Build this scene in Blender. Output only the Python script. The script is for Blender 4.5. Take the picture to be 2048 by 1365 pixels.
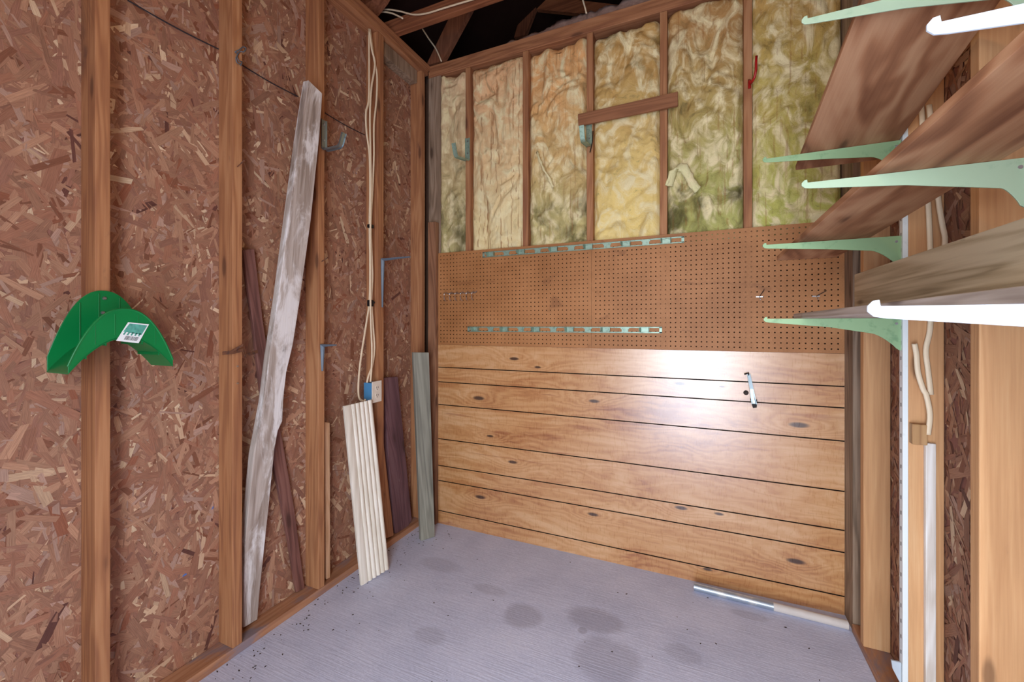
import bpy, bmesh, math, random
from mathutils import Vector, Matrix, noise
random.seed(7)
for o in list(bpy.data.objects): bpy.data.objects.remove(o)
sc = bpy.context.scene
C = sc.collection
# ------------------------------------------------------------------ camera
F = 848.0; CX = 1024.0; HY = 651.0; YAW = math.radians(24.2); CH = 1.353
SN, CS = math.sin(YAW), math.cos(YAW)
cam = bpy.data.cameras.new('camera'); cam.sensor_width = 36; cam.lens = F/2048*36
cam.shift_y = (HY-682.5)/2048; cam.clip_start = 0.02
camo = bpy.data.objects.new('camera', cam); C.objects.link(camo)
camo.location = (0, 0, CH); camo.rotation_euler = (math.pi/2, 0, YAW)
sc.camera = camo
# ------------------------------------------------------------------ exposure, sky, lights
sc.view_settings.view_transform = 'Standard'; sc.view_settings.look = 'None'
sc.view_settings.gamma = 1; sc.view_settings.use_curve_mapping = False
sc.view_settings.exposure = -0.1
w = bpy.data.worlds.new('sky'); sc.world = w; w.use_nodes = True
bg = w.node_tree.nodes['Background']; bg.inputs[0].default_value = (0.80, 0.88, 1.0, 1); bg.inputs[1].default_value = 5.0
DOOR = (-0.56, 0.40, 2.1); YF = -0.55
def daylight(name, loc, rot, sx, sy, e, col):
    l = bpy.data.lights.new(name, 'AREA'); l.shape = 'RECTANGLE'; l.size = sx; l.size_y = sy; l.energy = e; l.color = col
    lo = bpy.data.objects.new(name, l); C.objects.link(lo); lo.location = loc; lo.rotation_euler = rot
daylight('front_doorway_daylight', ((DOOR[0]+DOOR[1])/2, YF-.12, DOOR[2]/2), (math.pi/2, 0, 0), DOOR[1]-DOOR[0], DOOR[2], 63, (.84, .91, 1.0))
l = bpy.data.lights.new('bulb', 'POINT'); l.energy = 20; l.color = (1.0, 0.66, 0.40); l.shadow_soft_size = 0.06
lo = bpy.data.objects.new('bulb_light', l); C.objects.link(lo); lo.location = (-0.30, 0.3, 2.85)

# ------------------------------------------------------------------ pixel rays -> points at their real place
def ray(u, v):
    r = (u-CX)/F
    return Vector((-SN+CS*r, CS+SN*r, (HY-v)/F))
O = Vector((0, 0, CH))
def at_x(u, v, X): d = ray(u, v); return O+d*(X/d.x)
def at_y(u, v, Y): d = ray(u, v); return O+d*(Y/d.y)
def at_z(u, v, Z): d = ray(u, v); return O+d*((Z-CH)/d.z)
def on_plane(u, v, p, n): d = ray(u, v); return O+d*((p-O).dot(n)/d.dot(n))

# ------------------------------------------------------------------ materials
def lin(h):
    h = h.lstrip('#'); c = [int(h[i:i+2], 16)/255 for i in (0, 2, 4)]
    return tuple((x/12.92 if x <= .04045 else ((x+.055)/1.055)**2.4) for x in c)+(1,)
class G:
    def __init__(s, name):
        s.m = bpy.data.materials.new(name); s.m.use_nodes = True; s.t = s.m.node_tree
        s.b = s.t.nodes['Principled BSDF']
    def n(s, typ, inp=None, out=0, **at):
        nd = s.t.nodes.new(typ)
        for k, v in at.items(): setattr(nd, k, v)
        for k, v in (inp or {}).items():
            if isinstance(v, bpy.types.NodeSocket): s.t.links.new(v, nd.inputs[k])
            else: nd.inputs[k].default_value = v
        return nd.outputs[out]
    def math(s, op, a, b=0.0, c=0.0, clamp=False): return s.n('ShaderNodeMath', {0: a, 1: b, 2: c}, operation=op, use_clamp=clamp)
    def step(s, x, a, b): return s.n('ShaderNodeMapRange', {'Value': x, 'From Min': a, 'From Max': b}, interpolation_type='SMOOTHSTEP')
    def mix(s, f, a, b, mode='MIX'):
        nd = s.t.nodes.new('ShaderNodeMix'); nd.data_type = 'RGBA'; nd.blend_type = mode
        for k, v in ((0, f), (6, a), (7, b)):
            if isinstance(v, bpy.types.NodeSocket): s.t.links.new(v, nd.inputs[k])
            else: nd.inputs[k].default_value = v
        return nd.outputs[2]
    def noise(s, vec, scale=1., detail=3., rough=.5, dist=0.):
        return s.n('ShaderNodeTexNoise', {'Vector': vec, 'Scale': scale, 'Detail': detail, 'Roughness': rough, 'Distortion': dist})
    def map(s, vec, scale=(1, 1, 1), loc=(0, 0, 0), rot=(0, 0, 0)):
        return s.n('ShaderNodeMapping', {'Vector': vec, 'Scale': scale, 'Location': loc, 'Rotation': rot})
    def obj(s, rnd=True):
        c = s.n('ShaderNodeTexCoord', out=3)
        if rnd:
            r = s.n('ShaderNodeObjectInfo', out=5)
            r = s.math('MULTIPLY', r, 17.0)
            c = s.n('ShaderNodeVectorMath', {0: c, 1: r}, operation='ADD')
        return c
    def ramp(s, f, stops):
        nd = s.t.nodes.new('ShaderNodeValToRGB'); s.t.links.new(f, nd.inputs[0]); e = nd.color_ramp.elements
        while len(e) < len(stops): e.new(0.5)
        for i, (p, c) in enumerate(stops): e[i].position = p; e[i].color = c
        return nd.outputs[0]
    def bump(s, h, st=.3, dist=.002):
        s.t.links.new(s.n('ShaderNodeBump', {'Height': h, 'Strength': st, 'Distance': dist}), s.b.inputs['Normal'])
    def done(s, col=None, rough=.6, metal=0., spec=.4):
        for k, v in (('Base Color', col), ('Roughness', rough), ('Metallic', metal), ('Specular IOR Level', spec)):
            if v is None: continue
            if isinstance(v, bpy.types.NodeSocket): s.t.links.new(v, s.b.inputs[k])
            else: s.b.inputs[k].default_value = v
        return s.m

def wood(name, dark, mid, light, axis=2, rough=.7, fr=60.0, ra=.22, na=(9, .7, .4), dirt=None, amt=0., dscale=2.5, knots=True, fib=.35, bump=.3):
    g = G(name); c = g.obj()
    def sc3(a, l): v = [a, a, a]; v[axis] = l; return tuple(v)
    n1 = g.noise(g.map(c, sc3(na[0], na[1])), 1, 3, .5, na[2])
    rings = g.math('SINE', g.math('MULTIPLY', n1, fr))
    rings = g.math('MULTIPLY_ADD', rings, .5, .5)
    fine = g.noise(g.map(c, sc3(160, 5)), 1, 3, .6)
    broad = g.noise(g.map(c, sc3(6, 1.2)), 1, 2)
    f = g.math('MULTIPLY_ADD', rings, ra, g.math('MULTIPLY_ADD', fine, fib, g.math('MULTIPLY', broad, .55)))
    col = g.ramp(f, [(.28, lin(dark)), (.55, lin(mid)), (.85, lin(light))])
    if knots:
        vd = g.n('ShaderNodeTexVoronoi', {'Vector': g.map(c, sc3(9, 2.6)), 'Scale': 1.})
        vd = g.math('ADD', vd, g.math('MULTIPLY', fine, .05))
        k = g.step(vd, .17, .09); col = g.mix(g.math('MULTIPLY', k, .75), col, lin('#3a2418'))
        k2 = g.step(vd, .32, .14); col = g.mix(g.math('MULTIPLY', k2, .3), col, lin(dark))
    if dirt:
        d = g.noise(g.map(c, sc3(dscale*3, dscale)), 1, 6, .65, .5)
        d = g.step(d, .72-amt*.45, .86-amt*.45); col = g.mix(g.math('MULTIPLY', d, .85), col, lin(dirt))
    g.bump(g.math('ADD', fine, g.math('MULTIPLY', rings, .4)), bump, .0012)
    return g.done(col, rough)

M = {}
M['stud'] = wood('stud_pine', '#85543a', '#a8734c', '#c08e64', dirt='#5d4038', amt=.22)  # browns lowered so the left studs look dimly lit
M['stud_plain'] = wood('stud_clean', '#b8865a', '#d0a070', '#e2bd90', dirt='#9a7358', amt=.08, ra=.1, na=(12, .5, .2))
M['stud_grey'] = wood('stud_grey', '#62503f', '#917a64', '#b29c86', dirt='#55483c', amt=.22, bump=.6)
M['post_brown'] = wood('post_brown', '#6b4632', '#8f6448', '#a87c5c', dirt='#4a332a', amt=.25)
M['plate'] = wood('plate_wood', '#7f4f36', '#a5704c', '#bd8860', axis=1, dirt='#4f3c35', amt=.25)
M['plate_x'] = wood('plate_wood_across', '#7f4f36', '#a5704c', '#bd8860', axis=0, dirt='#4f3c35', amt=.25)
M['sill'] = wood('sill_wood', '#8a5d45', '#b07e5c', '#c09270', axis=1, dirt='#857c86', amt=.5)
M['truss'] = wood('truss_wood', '#6a3b26', '#8c5638', '#a46a46', axis=0, knots=False)
M['truss_z'] = wood('truss_web_wood', '#5d3524', '#7c4c34', '#8f5c40', axis=2, knots=False)
M['longboard'] = wood('weathered_board', '#65554a', '#9c8c80', '#c2b6ac', dirt='#ebe8e6', amt=.54, dscale=3.2, bump=.7, fib=.6)
M['redboard'] = wood('old_red_board', '#54332d', '#7c5248', '#936a5e', dirt='#6d6069', amt=.2)
M['lath'] = wood('pale_lath', '#b08258', '#cc9e78', '#dcb490', dirt='#a07d70', amt=.15)
M['flute'] = wood('painted_fluted', '#dcd4c2', '#eee8da', '#f6f3ea', dirt='#a39884', amt=.2, dscale=5, rough=.45, knots=False, fib=.2, bump=.1)
M['maroon'] = wood('maroon_board', '#4f3438', '#6e4c50', '#7f5f62', dirt='#b5aca8', amt=.24, dscale=3, bump=.5)
M['greygreen'] = wood('grey_green_board', '#65645a', '#8b8a7c', '#a5a596', dirt='#5c625c', amt=.25, bump=.6)
M['brownboard'] = wood('brown_board', '#6e452c', '#8c5c3e', '#a06c4a', axis=0)
M['plank'] = wood('grey_plank', '#84745a', '#bcab8c', '#d6c8aa', axis=1, dirt='#574a3c', amt=.2, bump=.5, fr=90, ra=.34, na=(7, .5, .5))
M['shelf'] = wood('shelf_wood', '#784c34', '#ab7a58', '#d0a680', axis=1, dirt='#5c4038', amt=.12, fib=.2, fr=46, ra=.3, na=(3.2, 1.0, .9))
M['shelf_grey'] = wood('shelf_grey_wood', '#7f7268', '#a99c90', '#c5bab0', axis=1, dirt='#4a3f38', amt=.3)
M['block'] = wood('block_wood', '#8a6240', '#ad8458', '#c09a6c')
M['whitestrip'] = wood('white_painted_strip', '#b9aa98', '#dcd4ca', '#eeebe6', dirt='#a98e70', amt=.28, knots=False)

def metal(name, col, rough=.38, met=.8, sp='#4a5a50', amt=.2, scale=30):
    g = G(name); c = g.obj()
    n = g.noise(c, scale, 5, .6); k = g.step(n, .75-amt, .9-amt)
    g.bump(n, .15, .001)
    return g.done(g.mix(g.math('MULTIPLY', k, .6), lin(col), lin(sp)), g.math('MULTIPLY_ADD', n, .25, rough-.1), met)
M['galv'] = metal('galvanised_rack', '#9fb8a6', .42, .45, '#6f8a7a', .25, 60)
M['steel'] = metal('hook_steel', '#9aa9b0', .32, .85, '#5a6468', .2)
M['steel_blue'] = metal('bracket_grey_enamel', '#66727e', .45, .2, '#55606c', .1)
M['mint'] = metal('bracket_mint_enamel', '#93b487', .4, .15, '#68906a', .22, 22)
M['mint2'] = metal('bracket_pale_enamel', '#a8c0a2', .4, .1, '#88a88a', .2, 22)
M['whitemetal'] = metal('white_enamel', '#bcc6ce', .4, .05, '#a9b4bc', .2)  # white toned down to grey to offset the strong doorway light
M['standard'] = metal('white_standard', '#e4ecec', .4, .05, '#c5d2d0', .15)
M['conduit'] = metal('conduit_steel', '#a9b4c0', .35, .6, '#d9d6d0', .25, 14)
M['rust'] = metal('rusty_iron', '#5a4038', .7, .4, '#8a5a3c', .4, 60)
M['dark'] = metal('dark_iron', '#2a2624', .6, .5, '#4a3830', .3)
M['screw'] = metal('screw_steel', '#c8ccd0', .3, .9)
def flat(name, col, rough=.5, spec=.4, var=.12, scale=20, bump=.05):
    g = G(name); n = g.noise(g.obj(), scale, 4)
    c = lin(col); d = tuple(x*(1-var*2) for x in c[:3])+(1,)
    g.bump(n, bump, .001)
    return g.done(g.mix(n, d, tuple(min(1, x*(1+var)) for x in c[:3])+(1,)), rough, 0, spec)
M['green'] = flat('green_plastic', '#0a7a3e', .28, .5, .1, 8)
M['red'] = flat('red_vinyl', '#b01818', .35, .5)
M['cable'] = flat('cream_cable', '#e8d4b4', .45, .4, .05)
M['black'] = flat('black_plastic', '#16161a', .4)
M['blue'] = flat('blue_plastic', '#4d8fc0', .45, .4, .05)
M['ivory'] = flat('ivory_plastic', '#e6dccc', .35, .4, .03)
M['slot'] = flat('slot_dark', '#30201c', .6)
M['string'] = flat('dark_string', '#2c2a30', .8)
M['roof'] = flat('dark_roof_boards', '#2a1a16', .95, .1)  # near-black base colour holds the darkness of the unlit attic
M['wrap'] = flat('housewrap', '#6d5648', .95, .1)
M['litter'] = flat('dry_litter', '#3b3230', .9, .1)
M['groove'] = flat('dark_groove', '#241a14', .8, .1)
M['sticker'] = flat('white_sticker', '#e8ecec', .4, .4, .02)
M['teal'] = flat('teal_ink', '#5fae9c', .5, .3, .35, 90)

# concrete
g = G('concrete'); c = g.obj(False)
n = g.noise(c, 2.2, 6, .6); br = g.noise(g.map(c, (7, 150, 1), rot=(0, 0, .12)), 1, 4, .6); sp = g.noise(c, 70, 4, .6)
f = g.math('MULTIPLY_ADD', br, .3, g.math('MULTIPLY_ADD', sp, .2, g.math('MULTIPLY', n, .5)))
col = g.ramp(f, [(.3, lin('#b2bad6')), (.55, lin('#d6dcf4')), (.75, lin('#e8ecfc'))])  # albedo raised and blued to paint in the cool daylight on the floor
sep = g.n('ShaderNodeSeparateXYZ', {0: c}); spt = g.t.nodes[-1]
X, Y = spt.outputs[0], spt.outputs[1]
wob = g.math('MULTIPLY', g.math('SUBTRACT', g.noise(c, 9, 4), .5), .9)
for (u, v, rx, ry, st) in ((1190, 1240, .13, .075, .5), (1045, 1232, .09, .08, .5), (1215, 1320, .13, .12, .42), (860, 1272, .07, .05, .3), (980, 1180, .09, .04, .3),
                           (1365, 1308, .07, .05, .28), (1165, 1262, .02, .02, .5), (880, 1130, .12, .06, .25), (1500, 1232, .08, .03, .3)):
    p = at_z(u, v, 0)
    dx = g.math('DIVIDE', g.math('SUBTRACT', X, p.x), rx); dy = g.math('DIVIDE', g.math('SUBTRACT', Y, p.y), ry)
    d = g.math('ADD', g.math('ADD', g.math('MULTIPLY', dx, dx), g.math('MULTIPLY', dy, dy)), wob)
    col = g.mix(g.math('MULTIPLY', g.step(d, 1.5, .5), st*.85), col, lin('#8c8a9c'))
g.bump(g.math('ADD', br, g.math('MULTIPLY', sp, .6)), .55, .003)
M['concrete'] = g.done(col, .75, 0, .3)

# OSB flakes : colour per flake in an attribute, grain along each flake from its UV
g = G('osb_flakes'); a = g.n('ShaderNodeVertexColor', layer_name='Col')
uv = g.n('ShaderNodeTexCoord', out=2)
gr = g.noise(g.map(uv, (18, 500, 1)), 1, 4, .65)
gs = g.noise(g.map(uv, (60, 160, 1)), 1, 2)
col = g.mix(.5, a, g.ramp(gr, [(.3, (.26, .2, .19, 1)), (.5, (.5, .5, .5, 1)), (.72, (.8, .78, .76, 1))]), 'OVERLAY')
g.bump(g.math('ADD', gr, gs), .45, .0012)
M['osb'] = g.done(col, .62, 0, .35)
M['osb_base'] = flat('osb_base', '#96685a', .9, .2)

# panelling : orange-tan rotary-cut plywood with knots at real places
g = G('plywood_panel'); c = g.obj(False); g.n('ShaderNodeSeparateXYZ', {0: c}); spt = g.t.nodes[-1]; X, Z = spt.outputs[0], spt.outputs[2]
PN = (-1.647, 2.436)
def pk(u, v): p = at_y(u, v, 2.436); return p.x, p.z
knots = [(1028, 718, 1), (957, 797, 1.3), (1188, 803, 1), (980, 873, .8), (1025, 925, 1), (1598, 851, 1.3), (1360, 768, .9), (1444, 774, .4),
         (1362, 1017, 1), (1438, 1029, .7), (1592, 1124, 1.2), (1186, 1030, 1), (960, 995, 1.2), (1700, 1000, .6), (1415, 1140, .7), (1075, 735, .7)]
fld = g.math('MULTIPLY', Z, 26.0)
nz = g.noise(g.map(c, (1.6, 1, 7)), 1, 5, .55, .6)
fld = g.math('ADD', fld, g.math('MULTIPLY', nz, 9.0))
dark = None
for (u, v, s) in knots:
    x, z = pk(u, v)
    dx = g.math('DIVIDE', g.math('SUBTRACT', X, x), .11*s); dz = g.math('DIVIDE', g.math('SUBTRACT', Z, z), .035*s)
    d2 = g.math('ADD', g.math('MULTIPLY', dx, dx), g.math('MULTIPLY', dz, dz))
    b = g.math('EXPONENT', g.math('MULTIPLY', d2, -1.0))
    fld = g.math('ADD', fld, g.math('MULTIPLY', b, 3.4*s))
    k = g.step(g.math('ADD', d2, g.math('MULTIPLY', nz, .08)), .17, .06)
    dark = k if dark is None else g.math('MAXIMUM', dark, k)
rings = g.math('MULTIPLY_ADD', g.math('SINE', g.math('MULTIPLY', fld, 5.5)), .5, .5)
fine = g.noise(g.map(c, (10, 1, 260)), 1, 3, .6); chk = g.noise(g.map(c, (160, 1, 30)), 1, 2)
brd = g.noise(g.map(c, (1.3, 1, 5)), 1, 4, .6, .8)
f = g.math('MULTIPLY_ADD', rings, .13, g.math('MULTIPLY_ADD', fine, .12, g.math('MULTIPLY_ADD', chk, .07, g.math('MULTIPLY', brd, .95))))
col = g.ramp(f, [(.38, lin('#98582e')), (.50, lin('#b97e4a')), (.64, lin('#cc9660')), (.82, lin('#dcae7e'))])
col = g.mix(g.math('MULTIPLY', dark, .95), col, lin('#3a1f10'))
st = g.noise(g.map(c, (2.2, 1, 30), loc=(5, 0, 3)), 1, 3, .5, .5); col = g.mix(g.math('MULTIPLY', g.step(st, .66, .74), .5), col, lin('#96502a'))
g.bump(g.math('ADD', fine, chk), .12, .001)
M['panel'] = g.done(col, g.math('MULTIPLY_ADD', chk, .14, .22), 0, .6)
g.b.inputs['Coat Weight'].default_value = 1.0; g.b.inputs['Coat Roughness'].default_value = .30; g.b.inputs['Coat IOR'].default_value = 1.8
# hardboard
g = G('hardboard'); c = g.obj(False); n = g.noise(c, 3, 5, .6); s2 = g.noise(c, 160, 3)
col = g.ramp(g.math('MULTIPLY_ADD', s2, .25, g.math('MULTIPLY', n, .8)), [(.35, lin('#9c683c')), (.6, lin('#b67e4e')), (.8, lin('#c48e5e'))])
st = g.noise(g.map(c, (3, 1, 6), loc=(2, 0, 9)), 1, 6, .6, 1.2); col = g.mix(g.math('MULTIPLY', g.step(st, .62, .72), .4), col, lin('#6a4028'))
g.bump(s2, .1, .0006)
M['peg'] = g.done(col, .55, 0, .35)

def batt_mat(name, top, bot, dirty, seed, dt, db, streak):
    g = G(name); c = g.obj(False); g.n('ShaderNodeSeparateXYZ', {0: c}); Z = g.t.nodes[-1].outputs[2]
    cc = g.map(c, (1, 1, 1), loc=(seed*3.1, seed, seed*1.7))
    wv = g.noise(g.map(cc, (4.5, 4.5, 3.2)), 1, 8, .58, 1.6)
    w2 = g.noise(g.map(cc, (9, 9, 6.5)), 1, 7, .6, 1.4)
    w3 = g.noise(g.map(cc, (70, 40, 2)), 1, 3, .5, .3)
    big = g.noise(g.map(cc, (3.5, 3.5, 2.6)), 1, 4, .55, .9)
    h = g.n('ShaderNodeMapRange', {'Value': g.math('MULTIPLY_ADD', big, .8, g.math('SUBTRACT', Z, .4)), 'From Min': 2.0, 'From Max': 2.9})
    base = g.mix(h, lin(bot), lin(top))
    base = g.mix(g.step(w2, .42, .66), base, lin('#f2e4b4'))
    amt = g.mix(h, (db,)*3+(1,), (dt,)*3+(1,))
    dm = g.math('ADD', g.math('MULTIPLY_ADD', big, .6, g.math('MULTIPLY', wv, .55)), amt)
    base = g.mix(g.math('MULTIPLY', g.step(dm, .92, 1.10), .9), base, lin(dirty))
    base = g.mix(g.math('MULTIPLY', g.step(w2, .40, .28), .5), base, lin('#6d6444'))
    base = g.mix(g.math('MULTIPLY', g.step(w3, .56, .68), streak), base, lin('#9a6238'))
    g.bump(g.math('MULTIPLY_ADD', w2, 1.0, g.math('MULTIPLY', g.noise(cc, 45, 5, .65, 1.6), .35)), .8, .012)
    return g.done(base, .95, 0, .1)

# ------------------------------------------------------------------ geometry helpers
class MB:
    def __init__(s): s.v = []; s.f = []; s.mi = []
    def add(s, vs, fs, mi=0):
        k = len(s.v); s.v += [Vector(x) for x in vs]; s.f += [tuple(i+k for i in f) for f in fs]; s.mi += [mi]*len(fs); return s
    def box(s, a, b, mi=0):
        x0, y0, z0 = a; x1, y1, z1 = b
        return s.add([(x0, y0, z0), (x1, y0, z0), (x1, y1, z0), (x0, y1, z0), (x0, y0, z1), (x1, y0, z1), (x1, y1, z1), (x0, y1, z1)],
                     [(0, 3, 2, 1), (4, 5, 6, 7), (0, 1, 5, 4), (1, 2, 6, 5), (2, 3, 7, 6), (3, 0, 4, 7)], mi)
    def prism(s, pts, off, mi=0):            # closed outline swept by a vector
        n = len(pts); off = Vector(off); vs = [Vector(p) for p in pts]+[Vector(p)+off for p in pts]
        return s.add(vs, [tuple(range(n)), tuple(range(2*n-1, n-1, -1))]+[(i, i+n, (i+1) % n+n, (i+1) % n) for i in range(n)], mi)
    def tube(s, pts, r, seg=8, mi=0, flatv=None):
        pts = [Vector(p) for p in pts]; rings = []
        up = Vector((0.13, 0.21, 0.97))
        for i, p in enumerate(pts):
            t = (pts[min(i+1, len(pts)-1)]-pts[max(i-1, 0)]).normalized()
            if abs(t.dot(up)) > .95: up = Vector((1, .1, .05))
            a = t.cross(up).normalized(); b = t.cross(a)
            if flatv: a = (Vector(flatv)-t*t.dot(Vector(flatv))).normalized(); b = t.cross(a)
            rr = r[i] if isinstance(r, (list, tuple)) and not flatv else r
            ra, rb = (r if flatv else (rr, rr))
            rings.append([p+a*math.cos(2*math.pi*k/seg)*ra+b*math.sin(2*math.pi*k/seg)*rb for k in range(seg)])
        vs = [v for rg in rings for v in rg]; fs = []
        for i in range(len(pts)-1):
            for k in range(seg): fs.append((i*seg+k, i*seg+(k+1) % seg, (i+1)*seg+(k+1) % seg, (i+1)*seg+k))
        fs.append(tuple(range(seg-1, -1, -1))); fs.append(tuple(range((len(pts)-1)*seg, len(pts)*seg)))
        return s.add(vs, fs, mi)
    def strap(s, pts, wv, t, mi=0):          # bent flat bar: centreline pts, half-width vector wv, thickness t
        pts = [Vector(p) for p in pts]; wv = Vector(wv); vs = []
        for i, p in enumerate(pts):
            d = (pts[min(i+1, len(pts)-1)]-pts[max(i-1, 0)]).normalized(); n = d.cross(wv).normalized()*t/2
            vs += [p-wv-n, p+wv-n, p+wv+n, p-wv+n]
        fs = [(0, 1, 2, 3), tuple(4*(len(pts)-1)+k for k in (3, 2, 1, 0))]
        for i in range(len(pts)-1):
            for k in range(4): fs.append((4*i+k, 4*i+4+k, 4*i+4+(k+1) % 4, 4*i+(k+1) % 4))
        return s.add(vs, fs, mi)
    def build(s, name, mats, parent=None, mat=None, bevel=0, smooth=False, origin=None):
        me = bpy.data.meshes.new(name)
        if not isinstance(mats, (list, tuple)): mats = [mats]
        if parent is None and mat is None:
            if origin is None:
                xs = [v.x for v in s.v]; ys = [v.y for v in s.v]; zs = [v.z for v in s.v]
                origin = Vector(((min(xs)+max(xs))/2, (min(ys)+max(ys))/2, min(zs)))
            mat = Matrix.Translation(origin)
        if parent is not None:
            base = parent.matrix_basis; pp = parent.parent
            while pp is not None: base = pp.matrix_basis @ base; pp = pp.parent
        else: base = mat
        inv = base.inverted()
        me.from_pydata([inv @ v for v in s.v], [], s.f)
        for m_ in mats: me.materials.append(m_)
        me.polygons.foreach_set('material_index', s.mi)
        if smooth: me.polygons.foreach_set('use_smooth', [True]*len(s.f))
        bm = bmesh.new(); bm.from_mesh(me); bmesh.ops.recalc_face_normals(bm, faces=bm.faces); bm.to_mesh(me); bm.free()
        o = bpy.data.objects.new(name, me); C.objects.link(o)
        if parent is not None: o.parent = parent
        else: o.matrix_basis = base
        if bevel:
            b = o.modifiers.new('bevel', 'BEVEL'); b.width = bevel; b.segments = 2; b.limit_method = 'ANGLE'
        return o
def tag(o, label, cat, group=None, kind=None):
    o['label'] = label; o['category'] = cat
    if group: o['group'] = group
    if kind: o['kind'] = kind
    return o
def struct(o): o['kind'] = 'structure'; return o
def empty(name, loc, label, cat, group=None):
    o = bpy.data.objects.new(name, None); o.empty_display_size = .05; C.objects.link(o); o.matrix_basis = Matrix.Translation(Vector(loc)); return tag(o, label, cat, group)
def box(name, a, b, m, label, cat, group=None, bevel=.0025):
    return tag(MB().box(a, b).build(name, m, bevel=bevel), label, cat, group)

# planes of the room
XL, XLO = -1.74, -1.835       # left stud faces / sheathing
XR, XRO = 0.60, 0.692         # right stud faces / sheathing
YB = 2.45                     # back stud faces
ZT = 3.166
# ------------------------------------------------------------------ shell
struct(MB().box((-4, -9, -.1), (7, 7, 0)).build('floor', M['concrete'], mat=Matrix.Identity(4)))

PAL = [('#a87c62', 6), ('#b2886c', 5), ('#9a7059', 6), ('#986c58', 4), ('#cbaa8a', 1.6), ('#83553f', 1.0), ('#a07058', 6), ('#dabf9e', .6), ('#8f5a42', .9), ('#b18f7c', 3), ('#694238', .3), ('#5a78b8', .04)]  # flake colours darkened to carry the left wall's dim lighting
def osb(name, X, s, y0, y1, z0, z1, cnt, seed, back):
    rnd = random.Random(seed)
    cols = [lin(c) for c, _ in PAL]; wts = [w_ for _, w_ in PAL]
    V = []; Fc = []; CO = []; UV = []
    for i in range(cnt):
        y = rnd.uniform(y0, y1); z = rnd.uniform(z0, z1); a = rnd.gauss(math.pi/2, .85)
        L = rnd.choice((.03, .05, .075, .11, .13))*rnd.uniform(.7, 1.25); W = rnd.uniform(.004, .024)*(.6+L*5)
        ci = rnd.choices(range(len(cols)), wts)[0]
        if ci == len(cols)-1: L, W = .014, .008
        ca, sa = math.cos(a), math.sin(a); h = rnd.uniform(.0004, .0035); tx = rnd.uniform(-.012, .012); ty = rnd.uniform(-.03, .03)
        t0, t1, t2 = (rnd.uniform(-.35, .35) for _ in range(3))
        P = [(-L/2, -W/2), (-L*.1, -W/2*(1+.3*t2)), (L/2+W*t0, -W/2*rnd.uniform(.5, 1)), (L/2-W*t0, W/2*rnd.uniform(.5, 1)), (L*.1, W/2*(1-.3*t2)), (-L/2+W*t1, W/2)]
        k = len(V); cc = cols[ci]; br = rnd.uniform(.78, 1.03); ou, ov = rnd.uniform(0, 9), rnd.uniform(0, 9)
        for (p, q) in P:
            V.append((X+s*max(.0002, h+p*tx+q*ty), min(max(y+p*ca-q*sa, y0), y1), min(max(z+p*sa+q*ca, z0), z1)))
            UV += [p+ou, q+ov]
        Fc.append(tuple(range(k, k+6))); CO += [cc[0]*br, cc[1]*br, cc[2]*br, 1]*6
    nb = len(V); V += [(X, y0, z0), (X, y1, z0), (X, y1, z1), (X, y0, z1), (back, y0, z0), (back, y1, z0), (back, y1, z1), (back, y0, z1)]
    Fb = [(nb, nb+1, nb+2, nb+3), (nb+7, nb+6, nb+5, nb+4), (nb, nb+4, nb+5, nb+1), (nb+3, nb+2, nb+6, nb+7), (nb, nb+3, nb+7, nb+4), (nb+1, nb+5, nb+6, nb+2)]
    me = bpy.data.meshes.new(name); me.from_pydata(V, [], Fc+Fb)
    me.materials.append(M['osb']); me.materials.append(M['osb_base'])
    me.polygons.foreach_set('material_index', [0]*len(Fc)+[1]*6)
    ca_ = me.color_attributes.new('Col', 'FLOAT_COLOR', 'CORNER'); ul = me.uv_layers.new(name='UVMap')
    nl = len(me.loops)
    ca_.data.foreach_set('color', CO+[.2, .1, .08, 1]*(nl-len(CO)//4)); ul.data.foreach_set('uv', UV+[0, 0]*(nl-len(UV)//2))
    o = bpy.data.objects.new(name, me); C.objects.link(o); return struct(o)
osb('wall_left', XLO, 1, -.2, 2.54, 0, 3.12, 46000, 3, XLO-.012)
osb('wall_right', XRO, -1, .9, 2.54, 0, 3.12, 11000, 5, XRO+.012)
struct(MB().box((XLO-.012, YF, 0), (XLO, -.2, 3.12)).build('wall_left_rear', M['osb_base']))
struct(MB().box((XRO, YF, 0), (XRO+.012, .9, 3.12)).build('wall_right_rear', M['osb_base']))
struct(MB().box((XLO, 2.54, 0), (XRO, 2.552, 3.156)).build('wall_back', M['wrap']))
m_ = MB().box((XLO, YF-.1, 0), (DOOR[0], YF, 3.1)).box((DOOR[1], YF-.1, 0), (XRO, YF, 3.1)).box((DOOR[0], YF-.1, DOOR[2]), (DOOR[1], YF, 3.1))
struct(m_.build('wall_front', M['osb_base']))
YR = -.7
# roof: two dark slopes and gable ends, over the next room too
m_ = MB().prism([(-2.5, YR, 3.25), (1.6, YR, 5.75), (5.5, YR, 3.25), (5.5, YR, 3.32), (1.6, YR, 5.83), (-2.5, YR, 3.32)], (0, 7.7, 0))
m_.prism([(-2.5, -.66, 3.1), (5.5, -.66, 3.1), (5.5, -.66, 3.25), (1.6, -.66, 5.78), (-2.5, -.66, 3.25)], (0, .03, 0)).prism([(-2.5, 6.95, 3.1), (5.5, 6.95, 3.1), (5.5, 6.95, 3.25), (1.6, 6.95, 5.78), (-2.5, 6.95, 3.25)], (0, .03, 0))
m_.box((-2.5, -.65, 3.05), (-2.4, 6.9, 3.28)).box((5.4, -.65, 3.05), (5.5, 6.9, 3.28)).box((.71, -.6, 3.125), (5.4, 6.9, 3.15)).box((-2.4, -.65, 3.06), (-1.84, 6.9, 3.09)).box((-1.84, 2.56, 3.05), (.72, 6.9, 3.08))
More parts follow.
